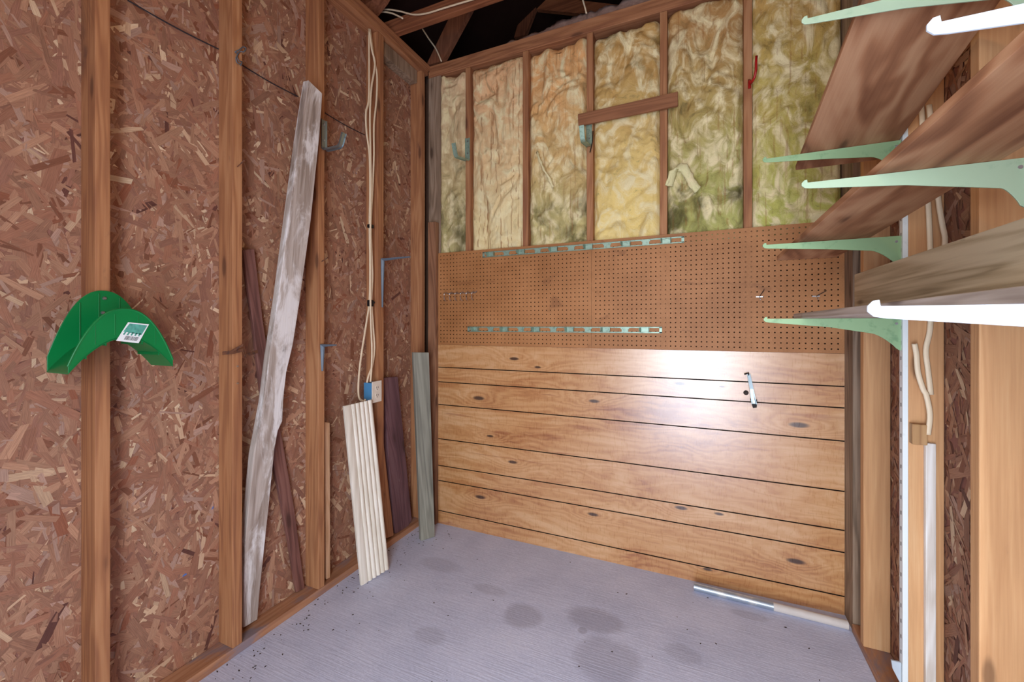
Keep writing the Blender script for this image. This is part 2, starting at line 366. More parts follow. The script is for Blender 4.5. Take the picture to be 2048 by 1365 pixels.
struct(m_.build('ceiling', M['roof']))

# ------------------------------------------------------------------ left wall framing
def stud_l(y0, y1, m, label, x1=XL): return box('wall_stud', (XLO+.004, y0, .038), (x1, y1, 3.085), M[m], label, 'stud')
stud_l(.678, .716, 'stud', 'pine wall stud behind the green hose hanger')
stud_l(1.105, 1.145, 'stud', 'pine wall stud left of the long leaning board, rusty strap on it')
stud_l(1.526, 1.564, 'stud', 'pine wall stud with the small grey angle bracket low on it')
stud_l(1.950, 2.000, 'stud', 'pine wall stud carrying the outlet box and the cable bundle')
stud_l(2.372, 2.412, 'stud', 'orange pine wall stud nearest the far left corner')
box('sill_plate', (XLO+.004, -.15, 0), (XL, 2.40, .037), M['sill'], 'dusty wooden sill plate lying on the concrete along the left wall', 'sill plate')
box('top_plate', (XLO+.004, -.2, 3.087), (XL, 2.449, 3.125), M['plate'], 'lower top plate board along the left wall over the studs', 'top plate')
box('top_plate', (XLO+.004, -.2, 3.126), (XL+.002, 2.49, 3.166), M['plate'], 'upper top plate board along the left wall, just under the roof truss', 'top plate')
box('sheathing_ledge', (XLO+.004, 2.01, 3.0), (XL-.03, 2.365, 3.084), M['stud_grey'], 'dirty grey block under the top plate in the far left bay', 'blocking')
# ------------------------------------------------------------------ back wall framing
box('corner_post', (-1.738, YB+.002, 0), (-1.640, 2.538, 3.07), M['stud_grey'], 'grey corner post at the left end of the insulated wall', 'post')
box('corner_board', (-1.712, 2.408, 0), (-1.651, YB, 2.057), M['post_brown'], 'brown upright board in the far left corner beside the pegboard', 'board')
SX = [-1.422, -1.009, -.602, -.194, .210]
SL = ['narrow back wall stud with the leftmost steel hook on it', 'bare back wall stud between the two steel hooks', 'back wall stud under the left end of the short brown board, steel hook on it',
      'back wall stud under the right end of the short brown board', 'back wall stud with the red hook, split near its foot']
for x, lb in zip(SX, SL): box('wall_stud', (x-.019, YB, .001), (x+.019, 2.538, 3.068), M['stud'], lb, 'stud')
box('top_plate', (-1.738, YB, 3.070), (.60, 2.538, 3.112), M['plate_x'], 'lower top plate board over the yellow insulation', 'top plate')
box('top_plate', (-1.738, YB+.012, 3.114), (.60, 2.538, 3.160), M['plate_x'], 'upper top plate board over the yellow insulation, under the attic fluff', 'top plate')
box('corner_post', (.605, 2.325, 0), (.645, 2.538, 3.068), M['stud_grey'], 'rough grey post at the right end of the wood panelling', 'post')
# right wall
for y, m, lb in ((2.170, 'stud_plain', 'clean pine stud on the right wall nearest the grey corner post'),
                 (1.756, 'stud_plain', 'pine stud on the right wall carrying the white shelf standard'),
                 (1.375, 'stud_plain', 'wide pale pine stud at the right edge of the photo')):
    box('wall_stud', (XR, y, .038), (XRO-.005, y+.038, 3.10), M[m], lb, 'stud')
box('sill_plate', (XR, .3, 0), (XRO-.005, 2.32, .037), M['sill'], 'wooden sill plate along the right wall beside the grey post', 'sill plate')
# ------------------------------------------------------------------ roof timbers
t = empty('roof_truss', (-1.74, 2.13, 3.167), 'reddish roof truss crossing above the far left corner, cable on it', 'truss')
MB().prism([(-2.3, 2.105, 3.17), (.9, 2.105, 3.17), (.9, 2.105, 3.262), (-2.1, 2.105, 3.262)], (0, .038, 0)).build('bottom_chord', M['truss'], t, bevel=.003)
MB().prism([(-1.15, 2.11, 3.263), (-1.06, 2.11, 3.263), (-1.36, 2.11, 3.50), (-1.43, 2.11, 3.50)], (0, .036, 0)).build('web', M['truss_z'], t)
b = MB(); b.prism([at_y(852, 131, 2.47), at_y(884, 122, 2.47), at_y(938, 22, 2.47), at_y(955, -10, 2.47), at_y(915, -10, 2.47), at_y(897, 38, 2.47)], (0, .04, 0))
tag(b.build('roof_brace', M['truss_z']), 'diagonal roof brace rising from the far left corner', 'brace')
t = empty('roof_truss', (-1.2, 3.3, 3.1), 'dark roof truss deep in the attic beyond the insulated wall', 'truss')
MB().prism([at_y(1028, 75, 3.3), at_y(1050, 70, 3.3), at_y(1085, -20, 3.3), at_y(1055, -20, 3.3)], (0, .04, 0)).build('web', M['truss_z'], t)
MB().prism([at_y(940, 5, 3.32), at_y(1240, 35, 3.32), at_y(1240, 10, 3.32), at_y(940, -25, 3.32)], (0, .04, 0)).build('bottom_chord', M['truss'], t)
b = MB().prism([at_y(722, 0, 1.9), at_y(745, 30, 2.0), at_y(768, 0, 2.0), at_y(790, -40, 2.0), at_y(735, -40, 2.0)], (0, .035, 0))
tag(b.build('roof_brace', M['truss_z']), 'stub of a diagonal brace at the top left above the cables', 'brace')

# ------------------------------------------------------------------ panelling and pegboard
gz = [1.0672, .967, .812, .5776, .3955, .2925, .0873]
prof = [(2.449, 0), (2.438, 0)]
for z in sorted(gz): prof += [(2.438, z-.0030), (2.4435, z-.0027), (2.4435, z+.0027), (2.438, z+.0030)]
prof += [(2.438, 1.2195), (2.449, 1.2195)]
pb = MB(); n = len(prof); x0, x1 = -1.649, .604
vs = [(x0, y, z) for y, z in prof]+[(x1, y, z) for y, z in prof]; fs = []; mi = []
for i in range(n-1):
    fs.append((i, i+1, i+1+n, i+n)); pb_i = 1 if (prof[i][0] > 2.44 and prof[i+1][0] > 2.44 and 0 < i < n-2) or abs(prof[i][1]-prof[i+1][1]) < .001 and 0 < i < n-2 else 0; mi.append(pb_i)
pb.v = [Vector(v) for v in vs]; pb.f = fs+[(0, n, 2*n-1, n-1), tuple(range(n)), tuple(range(2*n-1, n-1, -1))]; pb.mi = mi+[0, 0, 0]
tag(pb.build('wood_panelling', [M['panel'], M['groove']], mat=Matrix.Identity(4)), 'varnished plywood panelling with dark horizontal grooves, below the pegboard', 'panelling')
def pegboard(xa, xb, za, zb, lb):
    p = 0.0254; r = .0036; y0, y1 = 2.4385, 2.4445; nx = int((xb-xa)/p); nz_ = int((zb-za)/p)
    ox = (xb-xa-nx*p)/2; oz = (zb-za-nz_*p)/2; b = MB()
    xs = [xa]+[xa+ox+i*p for i in range(1, nx)]+[xb]; zs = [za]+[za+oz+i*p for i in range(1, nz_)]+[zb]
    for i in range(nx):
        for j in range(nz_):
            cx = xa+ox+(i+.5)*p; cz = za+oz+(j+.5)*p
            A = [(xs[i+1], zs[j+1]), (cx, zs[j+1]), (xs[i], zs[j+1]), (xs[i], cz), (xs[i], zs[j]), (cx, zs[j]), (xs[i+1], zs[j]), (xs[i+1], cz)]
            ring = [(cx+r*math.cos(math.pi/4*(k+1)), cz+r*math.sin(math.pi/4*(k+1))) for k in range(8)]
            v = [(x, y0, z) for x, z in A]+[(x, y0, z) for x, z in ring]+[(x, y1, z) for x, z in ring]
            b.add(v, [(k, (k+1) % 8, 8+(k+1) % 8, 8+k) for k in range(8)])
            b.add([v[8+k] for k in range(8)]+[v[16+k] for k in range(8)], [(k, (k+1) % 8, 8+(k+1) % 8, 8+k) for k in range(8)], 1)
    b.add([(xa, y0, za), (xb, y0, za), (xb, y1, za), (xa, y1, za)], [(0, 1, 2, 3)]); b.add([(xa, y0, zb), (xb, y0, zb), (xb, y1, zb), (xa, y1, zb)], [(0, 1, 2, 3)])
    me = bpy.data.meshes.new('pegboard'); me.from_pydata(b.v, [], b.f); me.materials.append(M['peg']); me.materials.append(M['groove']); me.polygons.foreach_set('material_index', b.mi)
    o = bpy.data.objects.new('pegboard', me); C.objects.link(o); return tag(o, lb, 'pegboard')
pegboard(-1.649, -.5905, 1.2205, 1.845, 'brown pegboard sheet, left one, with the six-prong wire hook rack')
pegboard(-.5885, .604, 1.2205, 1.845, 'brown pegboard sheet, right one, behind the shelf bracket tips')

# ------------------------------------------------------------------ insulation
BX = [-1.66]+SX+[.60]
BP = [('#e2c49a', '#bcb07a', '#57502e', .10, .46, .2), ('#e6b888', '#ecd8a2', '#a07c4c', .10, .08, .7), ('#e6b074', '#c6b87c', '#585230', .06, .42, .4),
      ('#c29a5c', '#eed488', '#86703e', .32, .0, .0), ('#ba905a', '#b6b46c', '#504c2c', .28, .36, .4), ('#c49e5c', '#c2c26a', '#66622f', .22, .26, .4)]
BL = ['narrow ragged yellow insulation batt against the far left corner post', 'cream insulation batt with vertical streaks, right of the leftmost steel hook',
      'insulation batt peach above and olive below, left of the short brown board', 'bright yellow insulation batt crossed by the short brown board',
      'dark greenish insulation batt with a torn white tuft, left of the red hook stud', 'yellow-green insulation batt right of the red hook, behind the shelf ends']
ZTOP = [3.055, 3.05, 3.055, 3.03, 3.06, 3.06]
for b_ in range(6):
    xa, xb = BX[b_]+.019, BX[b_+1]-.019
    if b_ == 0: xa = -1.634
    if b_ == 5: xb = .60
    z0, z1 = 1.80, ZTOP[b_]; nx, nz_ = int((xb-xa)/.007), int((z1-z0)/.007); b = MB(); sd = b_*11.3
    for j in range(nz_+1):
        for i in range(nx+1):
            fx, fz = i/nx, j/nz_; x = xa+(xb-xa)*fx; z = z0+(z1-z0)*fz
            q = Vector((x*5+sd, z*3.4, sd)); wv = Vector((noise.noise(q), noise.noise(q+Vector((9, 9, 9))), 0))*.9
            h = noise.fractal(q*1.3+wv, 1, 2, 5)
            rg = 1-abs(noise.noise(q*2.3+wv*2.2)); h2 = noise.noise(q*7+wv*3)
            e = min(1, min(fx, 1-fx)*(xb-xa)/.03); ez = min(1, (1-fz)*(z1-z0)/.04)
            y = 2.470-(.008+.027*h+.022*(rg-.6)+.006*h2)*(.35+.65*e)+.02*(1-e)**2+.02*(1-ez)**2
            if z < 1.87: y = max(y, 2.448)
            y = max(min(y, 2.53), 2.425)
            zz = z+(.018*noise.noise(Vector((x*14, sd, 2))) if j > nz_-6 else 0)
            xx = x
            if b_ == 0 and i < 4: xx = x-.006*(noise.noise(Vector((z*16, 3, 1)))+.2)*(4-i)/4; y = min(y, 2.452)
            b.v.append(Vector((xx, y, zz)))
    for j in range(nz_):
        for i in range(nx): k = j*(nx+1)+i; b.f.append((k, k+1, k+nx+2, k+nx+1))
    # a back and sides so the batt is a solid
    n0 = len(b.v); per = [i for i in range(nx+1)]+[j*(nx+1)+nx for j in range(1, nz_+1)]+[nz_*(nx+1)+i for i in range(nx-1, -1, -1)]+[j*(nx+1) for j in range(nz_-1, 0, -1)]
    for k in per: v = b.v[k]; b.v.append(Vector((v.x, 2.537, v.z)))
    m2 = len(per)
    for k in range(m2): b.f.append((per[k], n0+k, n0+(k+1) % m2, per[(k+1) % m2]))
    b.f.append(tuple(range(n0, n0+m2))); b.mi = [0]*len(b.f)
    t_, bt, dr, dt, db, stk = BP[b_]
    o = tag(b.build('insulation_batt', batt_mat('fibreglass', t_, bt, dr, b_+1, dt, db, stk), mat=Matrix.Identity(4), smooth=True), BL[b_], 'insulation')
    if b_ in (2, 4):
        tb = MB()
        if b_ == 4: P = [(1338, 372), (1346, 345), (1356, 334), (1368, 336), (1378, 352), (1388, 372), (1396, 380)]; W_ = .022
        else: P = [(1074, 304), (1080, 322), (1088, 340), (1098, 356), (1106, 374)]; W_ = .008
        pts = []
        for i, (u, v) in enumerate(P): pts.append(at_y(u, v, 2.432-.018*math.sin(i/(len(P)-1)*math.pi)))
        # smooth ribbon of lumpy wool
        ctr = []
        for i in range(len(pts)-1):
            for k in range(4): ctr.append(pts[i].lerp(pts[i+1], k/4))
        ctr.append(pts[-1])
        tb.tube(ctr, (W_, .009), 10, flatv=(.75, .2, .6))
        for i, v in enumerate(tb.v): tb.v[i] = v+Vector((noise.noise(v*60), noise.noise(v*60+Vector((5, 5, 5))), noise.noise(v*50+Vector((9, 1, 5)))))*.007
        tb.build('torn_tuft', M['cable'] if False else batt_mat('fibreglass_tuft', '#e8dcae', '#e4dfa8', '#b8b078', 9, 0, 0, 0), o, smooth=True)
# attic fluff on the back plate
b = MB(); nx, ny = 150, 26
for j in range(ny+1):
    for i in range(nx+1):
        x = -1.32+i/nx*1.95; fy = j/ny; y = 2.485+fy*.55
        hh = .045+.06*min(1, max(0, (x+1.32)/.6))+.028*noise.fractal(Vector((x*9, y*9, 1)), 1, 2, 5)+.015*noise.noise(Vector((x*40, y*30, 4)))
        z = 3.161+max(.0, hh*min(1, fy*9))*(1 if i > 3 else .2)
        b.v.append(Vector((x, y+.012*noise.noise(Vector((x*20, y*10, 7))), z)))
for j in range(ny):
    for i in range(nx): k = j*(nx+1)+i; b.f.append((k, k+1, k+nx+2, k+nx+1))
b.mi = [0]*len(b.f)
tag(b.build('attic_insulation', flat('grey_pink_wool', '#c4a498', .95, .1, .3, 40, .5), smooth=True), 'greyish loose attic insulation heaped above the back wall plate', 'insulation', kind='stuff')

# ------------------------------------------------------------------ boards leaning on the left wall
def lean(name, px, xb, zb, xt, zt, th, m, lb, cat='board'):
    p = Vector((xb, 0, zb)); q = Vector((xt, 0, zt)); nrm = (q-p).cross(Vector((0, 1, 0))).normalized()
    if nrm.x < 0: nrm = -nrm
    W = [on_plane(u, v, p, nrm) for u, v in px]
    lo_ = min(W, key=lambda a: a.z); hi = max(W, key=lambda a: a.z)
    k = len(px)//2; zax = (hi-lo_).normalized(); yax = zax.cross(nrm).normalized(); xax = yax.cross(zax)
    Mx = Matrix((xax, yax, zax)).transposed().to_4x4(); Mx.translation = lo_
    o = MB().prism(W, -nrm*th).build(name, M[m], mat=Mx, bevel=.003); return tag(o, lb, cat)
lean('leaning_board', [(617, 160), (645, 187), (640, 262), (622, 440), (600, 600), (586, 690), (573, 745), (567, 800), (565, 843), (556, 862), (549, 900), (535, 1040), (520, 1180), (515, 1240), (487, 1257),
      (490, 1093), (508, 910), (527, 808), (539, 713), (556, 600), (578, 430), (598, 280)], -1.79, .04, -1.690, 1.75, .036, 'longboard',
     'long weathered board smeared with white paint, leaning in front of the left wall studs')
lean('leaning_board', [(486, 500), (509, 498), (526, 640), (542, 745), (564, 873), (588, 1012), (610, 1177), (594, 1186), (576, 1075), (556, 972), (530, 850), (505, 640)], -1.812, .04, -1.80, 1.7, .018, 'redboard',
     'narrow dark reddish board leaning the other way behind the long painted board')
lean('wood_strip', [(650, 845), (660, 846), (661, 1156), (653, 1160)], -1.765, .038, -1.765, 1.0, .018, 'lath', 'short pale lath standing on the sill beside the stud with the small bracket', 'strip')
lean('wood_strip', [(768, 892), (788, 1072), (772, 1078), (766, 1000)], -1.75, .038, -1.765, 1.0, .016, 'stud', 'thin orange wood strip between the white fluted board and the maroon board', 'strip')
lean('leaning_board', [(768, 756), (796, 754), (806, 860), (824, 1040), (811, 1063), (791, 1068), (778, 930)], -1.762, .038, -1.785, 1.0, .034, 'maroon', 'short maroon-stained board with worn paint, leaning left of the grey-green one')
# grey-green board on the floor, face turned toward the room
P1, P2 = at_z(842, 1083, 0), at_z(868, 1076, 0); ed = (P2-P1).normalized()
T1 = Vector((-1.70, 2.150, 1.177)); up = (T1-P1).normalized()
Pm = [P1, P1+ed*.092, P1+ed*.105+up*1.176, P1+up*1.184+ed*.003]
nrm = ed.cross(up).normalized()
if nrm.y > 0: nrm = -nrm
Mx = Matrix((ed, up.cross(ed).normalized(), up)).transposed().to_4x4(); Mx.translation = P1
tag(MB().prism(Pm, -nrm*.036+Vector((0, 0, 0))).build('leaning_board', M['greygreen'], mat=Mx, bevel=.003), 'grey-green weathered board standing on the concrete by the far left corner', 'board')
# fluted white board
BLc, BRc = at_z(720, 1171, 0), at_z(776, 1140, 0); TLc, TRc = at_x(667, 818, -1.715), at_x(727, 808, -1.715)
b = MB(); nu, nv = 84, 10; ex = (BRc-BLc).normalized(); ez = (TLc-BLc).normalized(); nn = ez.cross(ex).normalized()
if nn.x < 0: nn = -nn
def flute(t):
    if t < .24: return .012+.004*math.sin(t/.24*math.pi)
    k = (t-.24)/.76*5; return .006+.012*abs(math.sin((k % 1)*math.pi))**.6
for side in (0, 1):
    for j in range(nv+1):
        for i in range(nu+1):
            s_, t_ = j/nv, i/nu; p = (BLc.lerp(BRc, t_)).lerp(TLc.lerp(TRc, t_), s_)
            b.v.append(p+nn*(flute(t_) if side == 0 else 0))
NN = (nu+1)*(nv+1)
for j in range(nv):
    for i in range(nu):
        k = j*(nu+1)+i; b.f.append((k, k+1, k+nu+2, k+nu+1)); b.f.append((NN+k+nu+1, NN+k+nu+2, NN+k+1, NN+k))
for i in range(nu): b.f.append((i+1, i, NN+i, NN+i+1)); k = nv*(nu+1)+i; b.f.append((k, k+1, NN+k+1, NN+k))
for j in range(nv): k = j*(nu+1); b.f.append((k, k+nu+1, NN+k+nu+1, NN+k)); k += nu; b.f.append((k+nu+1, k, NN+k, NN+k+nu+1))
b.mi = [0]*len(b.f)
Mx = Matrix((nn, ex, ez)).transposed().to_4x4(); Mx.translation = BLc
tag(b.build('fluted_board', M['flute'], mat=Mx), 'white painted fluted trim board leaning from the concrete against the left wall', 'board')

# ------------------------------------------------------------------ green hose hanger
hx0, hx1 = -1.738, -1.612; cy = .697; hw = .128
e = empty('hose_hanger', (hx0, cy, 1.22), 'bright green plastic hose hanger screwed to the leftmost stud', 'hose hanger')
def zs(t): return 1.318-.098*abs(t)**1.9
N_ = 36
def arch(x, pk, pe, th, name, wx=1.0, sh=0):
    out = [(x, cy+sh+hw*wx*t, pe+(pk-pe)*(1-abs(t)**2.3)) for t in [i/N_*2-1 for i in range(N_+1)]]
    inn = [(x, cy+sh*0+hw*wx*t, min(zs(t)-.002, 10)) for t in [1-i/N_*2 for i in range(N_+1)]]
    bb = MB()
    vs = [Vector(p) for p in out]+[Vector(p) for p in reversed(inn)]; n = N_+1
    vb = [v+Vector((th, 0, 0)) for v in vs]; allv = vs+vb; fs = []
    for i in range(N_):
        fs.append((i, i+1, n+i+1, n+i)); fs.append((2*n+i+1, 2*n+i, 3*n+i, 3*n+i+1)); fs.append((i, 2*n+i, 2*n+i+1, i+1)); fs.append((n+i, n+i+1, 3*n+i+1, 3*n+i))
    fs += [(0, n, 3*n, 2*n), (N_, 2*n+N_, 3*n+N_, n+N_)]
    bb.add(allv, fs); return bb
a_ = arch(hx0, 1.463, 1.262, .004, '')
for t in (-.45, -.1, .3): a_.box((hx0+.004, cy+hw*t-.0015, zs(t)), (hx0+.007, cy+hw*t+.0015, 1.262+.2*(1-abs(t)**2.3)-.008))
a_.build('back_plate', M['green'], e, bevel=.001)
a_ = arch(hx1, 1.402, 1.238, .004, '')
for t in (-.55, -.2, .25, .6): a_.box((hx1+.004, cy+hw*t-.001, zs(t)+.01), (hx1+.0055, cy+hw*t+.001, 1.24+.15*(1-abs(t)**2.3)))
rim = [(hx1+.002, cy+hw*t, 1.238+.164*(1-abs(t)**2.3)) for t in [i/N_*2-1 for i in range(N_+1)]]
a_.tube(rim, .0035, 8)
a_.build('front_flange', M['green'], e, bevel=.001)
sd_ = MB(); n = N_+1
for x in (hx0, hx1+.004):
    for dz in (0, -.004):
        for i in range(n): t = i/N_*2-1; sd_.v.append(Vector((x, cy+hw*t, zs(t)+dz)))
for i in range(N_):
    sd_.f += [(i, i+1, 2*n+i+1, 2*n+i), (n+i+1, n+i, 3*n+i, 3*n+i+1), (i, n+i, n+i+1, i+1), (2*n+i, 2*n+i+1, 3*n+i+1, 3*n+i)]
sd_.f += [(0, 2*n, 3*n, n), (N_, n+N_, 3*n+N_, 2*n+N_)]; sd_.mi = [0]*len(sd_.f)
for t in (-.7, -.35, 0, .35, .7): sd_.box((hx0+.004, cy+hw*t-.002, zs(t)-.012), (hx1, cy+hw*t+.002, zs(t)-.003))
sd_.build('saddle', M['green'], e)
st_ = MB(); X_ = hx1+.0062
c4 = [at_x(u, v, X_) for u, v in ((232, 682), (256, 645), (298, 649), (277, 687))]
cen = sum(c4, Vector())/4
st_.prism(c4, (.0006, 0, 0)); lab = st_.build('sticker', M['sticker'], e); lab['label'] = 'white price sticker with teal print and barcode'
def qp(a, b_): return c4[0].lerp(c4[3], a).lerp(c4[1].lerp(c4[2], a), b_)+Vector((.0008, 0, 0))
tm = MB().add([qp(.05, .5), qp(.92, .42), qp(.95, .93), qp(.1, .95)], [(0, 1, 2, 3)])
for i in range(5): a0 = .1+i*.17; tm.add([qp(a0, .36), qp(a0+.08, .33), qp(a0+.1, .5), qp(a0+.02, .5)], [(0, 1, 2, 3)])
tm.build('print', M['teal'], lab)
bc = MB(); x = .28
while x < .85:
    w_ = random.choice((.010, .018, .026)); bc.add([qp(x, .1), qp(x+w_, .1), qp(x+w_, .3), qp(x, .3)], [(0, 1, 2, 3)]); x += w_+random.choice((.012, .02))
bc.build('barcode', M['black'], lab)
for (u, v) in ((209, 597), (206, 626)):
    p = at_x(u, v, hx0+.005); MB().tube([p, p+Vector((.004, 0, 0))], [.006, .004], 12).build('screw', M['screw'], e)

# ------------------------------------------------------------------ steel J hooks
def jhook(base, out, side, lb, h=.145, reach=.15, tip=.075, drop=.02, m='steel'):
    base = Vector(base); out = Vector(out); side = Vector(side); up = Vector((0, 0, 1))
    e = empty('utility_hook', base, lb, 'hook')
    sp_ = MB().strap([base+up*(h/2)+out*.002, base+up*(h*.1)+out*.002, base-up*(h/2)+out*.002], side*.016, .003)
    for s_ in (-1, 1): sp_.strap([base+up*(h/2)+side*.015*s_+out*.005, base-up*(h/2)+side*.015*s_+out*.005], side*.0015, .008)
    sp_.build('backplate', M[m], e)
    P = []
    b0 = base-up*(h/2)+out*.003
    for i in range(7): a = i/6*math.pi/2; P.append(b0+out*(.02*(1-math.cos(a)))-up*(.02*math.sin(a))+up*.012)
    P = [b0+up*.03]+P; end = b0+out*(reach-.02)-up*(.008+drop)
    P.append(end)
    for i in range(1, 6): a = i/5*math.radians(70); P.append(end+out*.025*math.sin(a)+up*.025*(1-math.cos(a)))
    P.append(P[-1]+(out*.35+up*.94)*tip)
    am = MB().strap(P, side*.012, .003)
    for s_ in (-1, 1): am.strap([p+side*.012*s_ for p in P], side*.0012, .010)
    am.build('arm', M[m], e)
    for z in (.35, -.2):
        q = base+up*(h*z)+out*.004; MB().tube([q, q+out*.004], [.006, .004], 10).build('screw', M['screw'], e)
jhook((XL+.001, 1.556, 2.312), (1, 0, 0), (0, 1, 0), 'steel J hook high on the left wall, right of the long leaning board', reach=.115, tip=.05, drop=.0)
jhook((-1.422, YB-.001, 2.523), (0, -1, 0), (1, 0, 0), 'steel J hook on the insulated wall, the one nearest the corner', reach=.15, tip=.06, m='galv')
jhook((-.604, YB-.001, 2.475), (0, -1, 0), (1, 0, 0), 'steel J hook under the left end of the short brown board', reach=.15, tip=.06, m='galv')
p0 = at_y(1186, 262, 2.43); p1 = at_y(1180, 305, 2.42)
tag(MB().tube([p0, p0.lerp(p1, .5)+Vector((.006, 0, 0)), p1], .003, 6).build('wire_scrap', M['dark']), 'short dark wire scrap poked beside the hook under the brown board', 'wire')

# brown board on the insulation
c4 = [at_y(1157, 231, 2.432), at_y(1356, 186, 2.432), at_y(1356, 214, 2.432), at_y(1158, 254, 2.432)]
tag(MB().prism([c4[3], c4[2], c4[1], c4[0]], (0, -.017, 0)).build('nailed_board', M['brownboard'], bevel=.002), 'short brown board nailed level across two studs over the insulation', 'board')
# red hook
Q = [at_y(u, v, y) for u, v, y in ((1499, 177, 2.445), (1499, 162, 2.438), (1503, 165, 2.42), (1509, 155, 2.40), (1512, 140, 2.395), (1512, 125, 2.39), (1513, 112, 2.388))]
e = empty('vinyl_hook', at_y(1499, 175, 2.447), 'red vinyl-coated screw hook on a stud high in the insulated wall', 'hook')
MB().tube(Q[2:], .006, 8).build('arm', M['red'], e, smooth=True); MB().tube([Q[0], Q[1]+Vector((0, 0, .005)), Q[2]], .0075, 8).build('stem', M['red'], e, smooth=True)

# ------------------------------------------------------------------ galvanised racks
def rack(xa, z, lb):
    L = 1.215; e = empty('tool_rack', (xa, 2.437, z), lb, 'tool rack'); y = 2.4375; b = MB()
    b.box((xa, y-.003, z+.011), (xa+L, y, z+.017)).box((xa, y-.003, z-.017), (xa+L, y, z-.011)).box((xa, y-.008, z+.0155), (xa+L, y-.001, z+.017)).box((xa, y-.008, z-.017), (xa+L, y-.001, z-.0155))
    b.box((xa, y-.003, z-.017), (xa+.014, y, z+.017)).box((xa+L-.014, y-.003, z-.017), (xa+L, y, z+.017))
    for i in range(5):
        x = xa+.17+i*.212; b.box((x-.018, y-.0028, z-.012), (x+.018, y, z+.012))
        for s_ in (-1, 1): b.tube([(x+s_*.02, y-.005, z+.008), (x+s_*.02, y, z+.008)], .004, 8)
    b.build('rail', M['galv'], e)
    for i in range(6):
        x = xa+.065+i*.212; k = MB(); k.box((x-.020, y-.003, z-.012), (x+.020, y, z+.012))
        for s_ in (-1, 1): k.prism([(x+s_*.020, y, z-.013), (x+s_*.020, y, z+.014), (x+s_*.026, y-.034, z+.012), (x+s_*.026, y-.036, z-.004), (x+s_*.022, y-.016, z-.013)], (.0016*s_, 0, 0))
        k.build('clip', M['galv'], e)
rack(-1.304, 1.810, 'galvanised metal tool rack along the top edge of the pegboard')
rack(-1.416, 1.327, 'galvanised metal tool rack low on the pegboard, above the panelling')
# six prong wire rack
e = empty('wire_hook_rack', at_y(920, 592, 2.437), 'small chrome wire rack with six prongs, left end of the pegboard', 'hook rack')
za = at_y(920, 587, 2.43).z; xa, xb = at_y(893, 590, 2.43).x, at_y(951, 590, 2.43).x
MB().tube([(xa, 2.436, za), (xa, 2.43, za), (xb, 2.43, za), (xb+.01, 2.425, za+.012)], .0024, 6).build('crossbar', M['screw'], e)
for i in range(6):
    x = xa+(xb-xa)*(i+.1)/5.3; P = [(x, 2.43, za+.006), (x, 2.41, za+.008), (x+.002, 2.392, za-.005), (x+.003, 2.388, za-.025), (x, 2.40, za-.045), (x-.004, 2.425, za-.05)]
    MB().tube(P, .0024, 6).build('prong', M['screw'], e)
for u, v, du, dv, lb in ((1519, 594, 9, -14, 'wire peg hook on the pegboard, left of the two, below the shelves'), (1632, 593, 20, -11, 'wire peg hook on the pegboard, right of the two, close to the grey post')):
    p = at_y(u, v, 2.434); q = at_y(u+du, v+dv, 2.435)
    e = empty('peg_hook', p, lb, 'hook', None)
    MB().strap([p+Vector((-.015, 0, 0)), p+Vector((.015, 0, 0))], (0, 0, .0025), .003).build('clip', M['screw'], e)
    MB().tube([p, p+Vector((0, -.03, -.012)), p+Vector((0, -.04, -.016))], .0022, 6).build('prong', M['screw'], e)
    MB().tube([p, q+Vector((0, -.012, 0)), q], .0018, 6).build('stem', M['dark'], e)
# folded hanger on panelling
p = at_y(1497, 748, 2.43); q = at_y(1508, 808, 2.41)
e = empty('folding_hook', q, 'folded steel hanger hook fixed on the varnished panelling at right', 'hook')
b = MB(); d = (q-p).normalized(); b.strap([p, p.lerp(q, .5)+Vector((0, -.008, 0)), q], (.006, 0, 0), .003)
for s_ in (-1, 1): b.strap([p+Vector((.006*s_, -.004, 0)), p.lerp(q, .5)+Vector((.007*s_, -.014, 0)), q+Vector((.010*s_, -.006, 0))], (0, .006, 0), .0025)
b.build('arm', M['steel'], e); MB().tube([at_y(1489, 749, 2.42), p+Vector((0, -.003, .004)), p+Vector((0, 0, -.01))], .004, 6).build('prong', M['dark'], e)
r_ = at_y(1492, 786, 2.437); MB().tube([r_, r_+Vector((0, -.006, 0))], [.012, .009], 14).build('bolt', M['dark'], e)
MB().prism([q+Vector((-.016, .012, .02)), q+Vector((.014, .012, .02)), q+Vector((.012, .012, -.018)), q+Vector((-.004, .012, -.022))], (0, -.012, 0)).build('foot', M['dark'], e)

# ------------------------------------------------------------------ cables, outlet
def smooth_path(P, n=5):
    P = [Vector(p) for p in P]; out = []
    for i in range(len(P)-1):
        p0, p1, p2, p3 = P[max(i-1, 0)], P[i], P[i+1], P[min(i+2, len(P)-1)]
        for k in range(n):
            t = k/n; out.append(.5*((2*p1)+(p2-p0)*t+(2*p0-5*p1+4*p2-p3)*t*t+(3*p1-p0-3*p2+p3)*t**3))
    return out+[P[-1]]
CXP = -1.742
cabs = [[(738, 58), (738, 190), (732, 225), (733, 262), (739, 312), (740, 380), (739, 450), (740, 520), (739, 600), (733, 645), (722, 715), (717, 765), (718, 795), (727, 803), (731, 799)],
        [(740, 58), (748, 118), (754, 150), (753, 200), (748, 250), (748, 310), (745, 380), (742, 450), (744, 520), (745, 555), (743, 602), (746, 650), (749, 695), (745, 730), (737, 752), (734, 766)],
        [(739, 62), (744, 100), (750, 128), (743, 175), (740, 230), (741, 300), (742, 370), (741, 450), (741, 520), (741, 602), (742, 650), (744, 700), (743, 738), (741, 764)]]
lbs = ['cream cable of the left wall bundle looping out left below the ties', 'cream cable of the left wall bundle bowing farthest right near its top', 'middle cream cable of the left wall bundle running straight to the outlet box']
